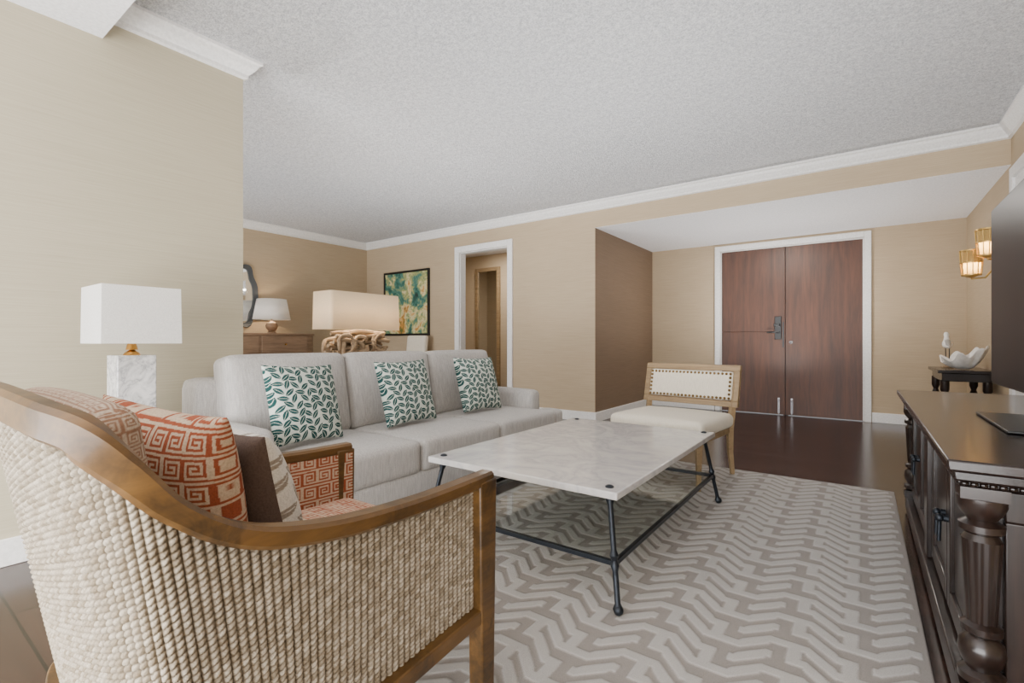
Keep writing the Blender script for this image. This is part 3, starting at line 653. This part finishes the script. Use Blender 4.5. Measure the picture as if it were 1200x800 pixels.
def sqshade(par,mat,a0,a1,b0,b1,z0,z1,name='lamp_shade',rad=0.0,n=8):
    V=[];F=[]
    def ring(hx,hy,z,r):
        out=[]
        if r<=0: return [(hx,hy,z),(-hx,hy,z),(-hx,-hy,z),(hx,-hy,z)]
        for cxx,cyy,st in ((hx-r,hy-r,0),(-hx+r,hy-r,1),(-hx+r,-hy+r,2),(hx-r,-hy+r,3)):
            for k in range(n+1):
                w=math.pi/2*(st+k/n); out.append((cxx+r*math.cos(w),cyy+r*math.sin(w),z))
        return out
    R0=ring(a0,b0,z0,rad); R1=ring(a1,b1,z1,rad); m_=len(R0)
    bb=B().add(R0+R1,[(i,(i+1)%m_,(i+1)%m_+m_,i+m_) for i in range(m_)]); o=bb.obj(name,mat,par,smooth=(rad>0))
    md=o.modifiers.new('s','SOLIDIFY'); md.thickness=0.002; return o
sqshade(La,M['shade_w'],0.153,0.150,0.153,0.150,0.400,0.660)
def lampspider(par,z,hx,hy):
    B().tube((-hx,0,z),(hx,0,z),0.002,n=6).tube((0,-hy,z),(0,hy,z),0.002,n=6).obj('shade_spider',M['gold'],par)
lampspider(La,0.60,0.150,0.150)
def bulb(par,loc,e,col=(1,0.78,0.54),r=0.03):
    l=bpy.data.lights.new('bulb','POINT'); l.energy=e; l.color=col; l.shadow_soft_size=r
    lo=bpy.data.objects.new('bulb_light',l); C.objects.link(lo); lo.location=loc; lo.parent=par

# ---------------------------------------------------------------- SOFA TABLE + DRIFTWOOD LAMP
Tb=thing('sofa_table','narrow brown console table behind the sofa','console table',(-3.42,2.5,0))
B().box(-0.19,0.19,-0.8,0.8,0.76,0.80).obj('top',M['dresser'],Tb,bevel=0.005)
B().box(-0.16,0.16,-0.76,0.76,0.68,0.76).obj('apron',M['dresser'],Tb,bevel=0.004)
for sx in (-1,1):
    for sy in (-1,1): B().box(sx*0.15-0.025,sx*0.15+0.025,sy*0.74-0.025,sy*0.74+0.025,0,0.70).obj('leg',M['dresser'],Tb,bevel=0.004)
Dl=thing('driftwood_lamp','driftwood table lamp with wide rectangular cream linen shade','lamp',(-3.44,2.54,0.803))
b=B(); rr=random.Random(11)
for k in range(24):
    z=0.03+0.27*k/23; y0=-0.22-rr.random()*0.06; y1=0.22+rr.random()*0.06
    if k%3==0: y0*=rr.uniform(0.6,1)
    if k%3==1: y1*=rr.uniform(0.6,1)
    xx=rr.uniform(-0.08,0.06); r=rr.uniform(0.016,0.026); n=8
    amp=rr.uniform(0.006,0.018); ph=rr.uniform(0,6)
    pts=[(xx+0.02*math.sin(ph+i),y0+(y1-y0)*i/n,max(r,z+amp*math.sin(ph+i*1.1))) for i in range(n+1)]
    b.sweep(pts,[r*(0.65+0.32*math.sin(math.pi*(i+0.6)/(n+1.2))) for i in range(n+1)],8)
for k in range(13):
    yc_=-0.21+0.42*k/12; zc_=rr.uniform(0.14,0.23); ry=rr.uniform(0.045,0.075); rz_=rr.uniform(0.05,0.08); xo=0.085 if k%3 else -0.08; r=rr.uniform(0.010,0.016); ph=rr.uniform(0,6)
    pts=[(xo+0.012*math.sin(3*w),yc_+ry*math.cos(w+ph),min(0.31,zc_+rz_*math.sin(w+ph))) for w in np.linspace(0,rr.uniform(3.6,5.4),14)]
    b.sweep(pts,r,8)
b.obj('base',M['drift'],Dl)
B().tube((0,0,0.02),(0,0,0.5),0.008).obj('stem',M['gold'],Dl)
sqshade(Dl,M['shade_c'],0.135,0.13,0.345,0.34,0.325,0.625,rad=0.025)
lampspider(Dl,0.5,0.132,0.342)
bulb(Dl,(0,-0.14,0.47),13); bulb(Dl,(0,0.14,0.47),13)

# ---------------------------------------------------------------- DRESSER, LAMP, MIRROR, PAINTING, CHAIR
D=thing('dresser','tall walnut dresser with rounded corners','dresser',(-7.04,3.40,0))
def rrect(hx,hy,r,n=8):
    out=[]
    for cxx,cyy,st in ((hx-r,hy-r,0),(-hx+r,hy-r,1),(-hx+r,-hy+r,2),(hx-r,-hy+r,3)):
        for k in range(n+1): w=math.pi/2*(st+k/n); out.append((cxx+r*math.cos(w),cyy+r*math.sin(w)))
    return out
B().prism(rrect(0.25,0.86,0.13),0.08,1.12).obj('body',M['dresser'],D)
B().prism(rrect(0.265,0.875,0.14),1.12,1.15).obj('top',M['dresser'],D,bevel=0.004)
B().prism(rrect(0.23,0.84,0.12),0.0,0.08).obj('plinth',M['dresser'],D)
for sy in (-1,1):
    for k in range(4):
        z=0.12+k*0.25; dd=B().box(0.245,0.265,sy*0.36-0.34,sy*0.36+0.34,z,z+0.235).obj('drawer',M['dresser'],D,bevel=0.004)
        B().tube((0.265,sy*0.36,z+0.12),(0.285,sy*0.36,z+0.12),0.012).obj('knob',M['gold'],dd)
Dp=thing('table_lamp','small table lamp with round wooden base and white shade','lamp',(-7.05,3.70,1.151))
B().lathe([(0.06,0),(0.065,0.01),(0.05,0.02),(0.04,0.03),(0.075,0.07),(0.085,0.11),(0.07,0.15),(0.03,0.17),(0.012,0.185),(0.012,0.4)]).obj('base',M['dresser'],Dp)
V=[];n=40
for r,z in ((0.255,0.20),(0.20,0.50)):
    for j in range(n): w=2*math.pi*j/n; V.append((r*math.cos(w),r*math.sin(w),z))
o=B().add(V,[(j,(j+1)%n,(j+1)%n+n,j+n) for j in range(n)]).obj('lamp_shade',M['shade_w'],Dp); md=o.modifiers.new('s','SOLIDIFY'); md.thickness=0.002
lampspider(Dp,0.4,0.218,0.218); bulb(Dp,(0,0,0.33),22,r=0.02)
Mi=thing('wall_mirror','wall mirror in a wavy dark pewter frame','mirror',(XL,3.28,1.70))
def wav(sc,n=96):
    out=[]
    for j in range(n):
        w=2*math.pi*j/n; k=1+0.06*math.cos(6*w)
        cx_,sy_=math.cos(w),math.sin(w); cx_=math.copysign(abs(cx_)**0.6,cx_); sy_=math.copysign(abs(sy_)**0.6,sy_)
        out.append((sc[0]*cx_*k,sc[1]*sy_*k))
    return out
o1=wav((0.34,0.47)); o2=wav((0.27,0.40)); n=96
vs=[(0.0,a_,b_) for a_,b_ in o1]+[(0.04,a_*0.98,b_*0.98) for a_,b_ in o1]+[(0.03,a_,b_) for a_,b_ in o2]+[(0.0,a_,b_) for a_,b_ in o2]
fs=[]
for k in range(3): fs+=[(k*n+j,k*n+(j+1)%n,(k+1)*n+(j+1)%n,(k+1)*n+j) for j in range(n)]
B().add(vs,fs).obj('frame',plain('dark_pewter',(76,80,84),0.5,0.3),Mi)
B().add([(0.012,a_,b_) for a_,b_ in o2],[tuple(range(n))]).obj('mirror_glass',M['mirror'],Mi)
Pt=thing('painting','abstract green and teal painting in a dark frame','painting',(-6.28,YB,1.68))
b=B(); hx_,hz_=0.56,0.55
b.box(-hx_,hx_,-0.035,0,hz_-0.035,hz_).box(-hx_,hx_,-0.035,0,-hz_,-hz_+0.035).box(-hx_,-hx_+0.035,-0.035,0,-hz_+0.035,hz_-0.035).box(hx_-0.035,hx_,-0.035,0,-hz_+0.035,hz_-0.035)
b.obj('frame',M['black'],Pt,bevel=0.003)
B().box(-hx_+0.035,hx_-0.035,-0.022,0,-hz_+0.035,hz_-0.035).obj('canvas',M['art'],Pt)
Dc=thing('dining_chair','cream upholstered high-back side chair below the painting','chair',(-5.86,5.22,0))
softbox('seat',(0.46,0.46,0.12),0.04,(0,0,0.015),(10,10,8),M['cream'],None,Dc,(0,0,0.44))
softbox('backrest',(0.44,0.09,0.66),0.04,(0,0.01,0),(12,8,14),M['cream'],None,Dc,(0,0.23,0.80),(math.radians(-6),0,0))
for sx in (-1,1):
    for sy in (-1,1): B().box(sx*0.19-0.02,sx*0.19+0.02,sy*0.19-0.02,sy*0.19+0.02,0,0.39).obj('leg',M['espresso_z'],Dc,bevel=0.003)

# ---------------------------------------------------------------- LIGHTS
def area(name,loc,rot,sx,sy,e,col=(1,1,1)):
    l=bpy.data.lights.new(name,'AREA'); l.shape='RECTANGLE'; l.size=sx; l.size_y=sy; l.energy=e; l.color=col
    o=bpy.data.objects.new(name,l); C.objects.link(o); o.location=loc; o.rotation_euler=rot
def upspot(name,loc,e,col=(1,1,1),ang=165):
    l=bpy.data.lights.new(name,'SPOT'); l.energy=e; l.color=col; l.spot_size=math.radians(ang); l.spot_blend=1.0; l.shadow_soft_size=0.0
    o=bpy.data.objects.new(name,l); C.objects.link(o); o.location=loc; o.rotation_euler=(math.pi,0,0)
R90=math.radians(90)
area('window_light',(-1.1,-2.4,1.2),(R90+math.radians(20),0,0),3.8,2.0,280,(0.99,0.99,1.0))
area('window_light_far_room',(-5.4,-2.2,1.2),(R90+math.radians(20),0,0),3.6,2.0,150,(0.99,0.99,1.0))
area('bounce_fill',(-1.1,-1.3,0.06),(math.radians(150),0,0),3.8,1.8,290,(1.0,0.985,0.97))  # added fill lamp facing up, stands in for floor bounce
area('bounce_fill_far_room',(-5.4,-1.0,0.06),(math.radians(150),0,0),3.6,1.8,210,(1.0,0.985,0.97))  # same added upward fill for the far room
upspot('ceiling_fill_entry',(-0.9,6.75,0.4),155,(1,0.97,0.94))  # unseen spot added to brighten the entry ceiling, no fixture there
upspot('ceiling_fill_room',(-1.2,3.0,0.55),270,(1.0,0.985,0.97))  # added fill spot lifting the main ceiling
upspot('ceiling_fill_left',(-3.9,3.6,0.5),170,(1.0,0.985,0.97))  # unseen ceiling fill added behind the sofa
upspot('ceiling_fill_far',(-6.0,2.6,0.5),50,(1.0,0.985,0.97))  # added fill for the far-room ceiling, not a fixture
area('entry_fill',(-0.9,6.7,2.46),(0,0,0),0.5,0.5,28,(1,0.93,0.84))  # soft fill lamp added under the entry ceiling, no fixture modelled
area('hall_downlight',(-5.2,6.5,2.68),(0,0,0),0.5,0.5,34,(1,0.93,0.84))
l=bpy.data.lights.new('sun','SUN'); l.energy=6.0; l.angle=0.01; l.color=(1,0.96,0.88)
so_=bpy.data.objects.new('sun',l); C.objects.link(so_); so_.location=(2,-4,4); so_.rotation_euler=Vector((-0.62,1.0,-0.62)).to_track_quat('-Z','Y').to_euler()
w=bpy.data.worlds.new('world'); bpy.context.scene.world=w; w.use_nodes=True
bg=w.node_tree.nodes['Background']; bg.inputs[0].default_value=(0.95,0.97,1,1); bg.inputs[1].default_value=0.9

cam=bpy.data.cameras.new('camera'); cam.sensor_width=36; cam.lens=17.01; cam.clip_start=0.02
co=bpy.data.objects.new('camera',cam); C.objects.link(co); co.location=(0,0,1.03); co.rotation_euler=(R90,0,math.radians(35.9))
bpy.context.scene.camera=co
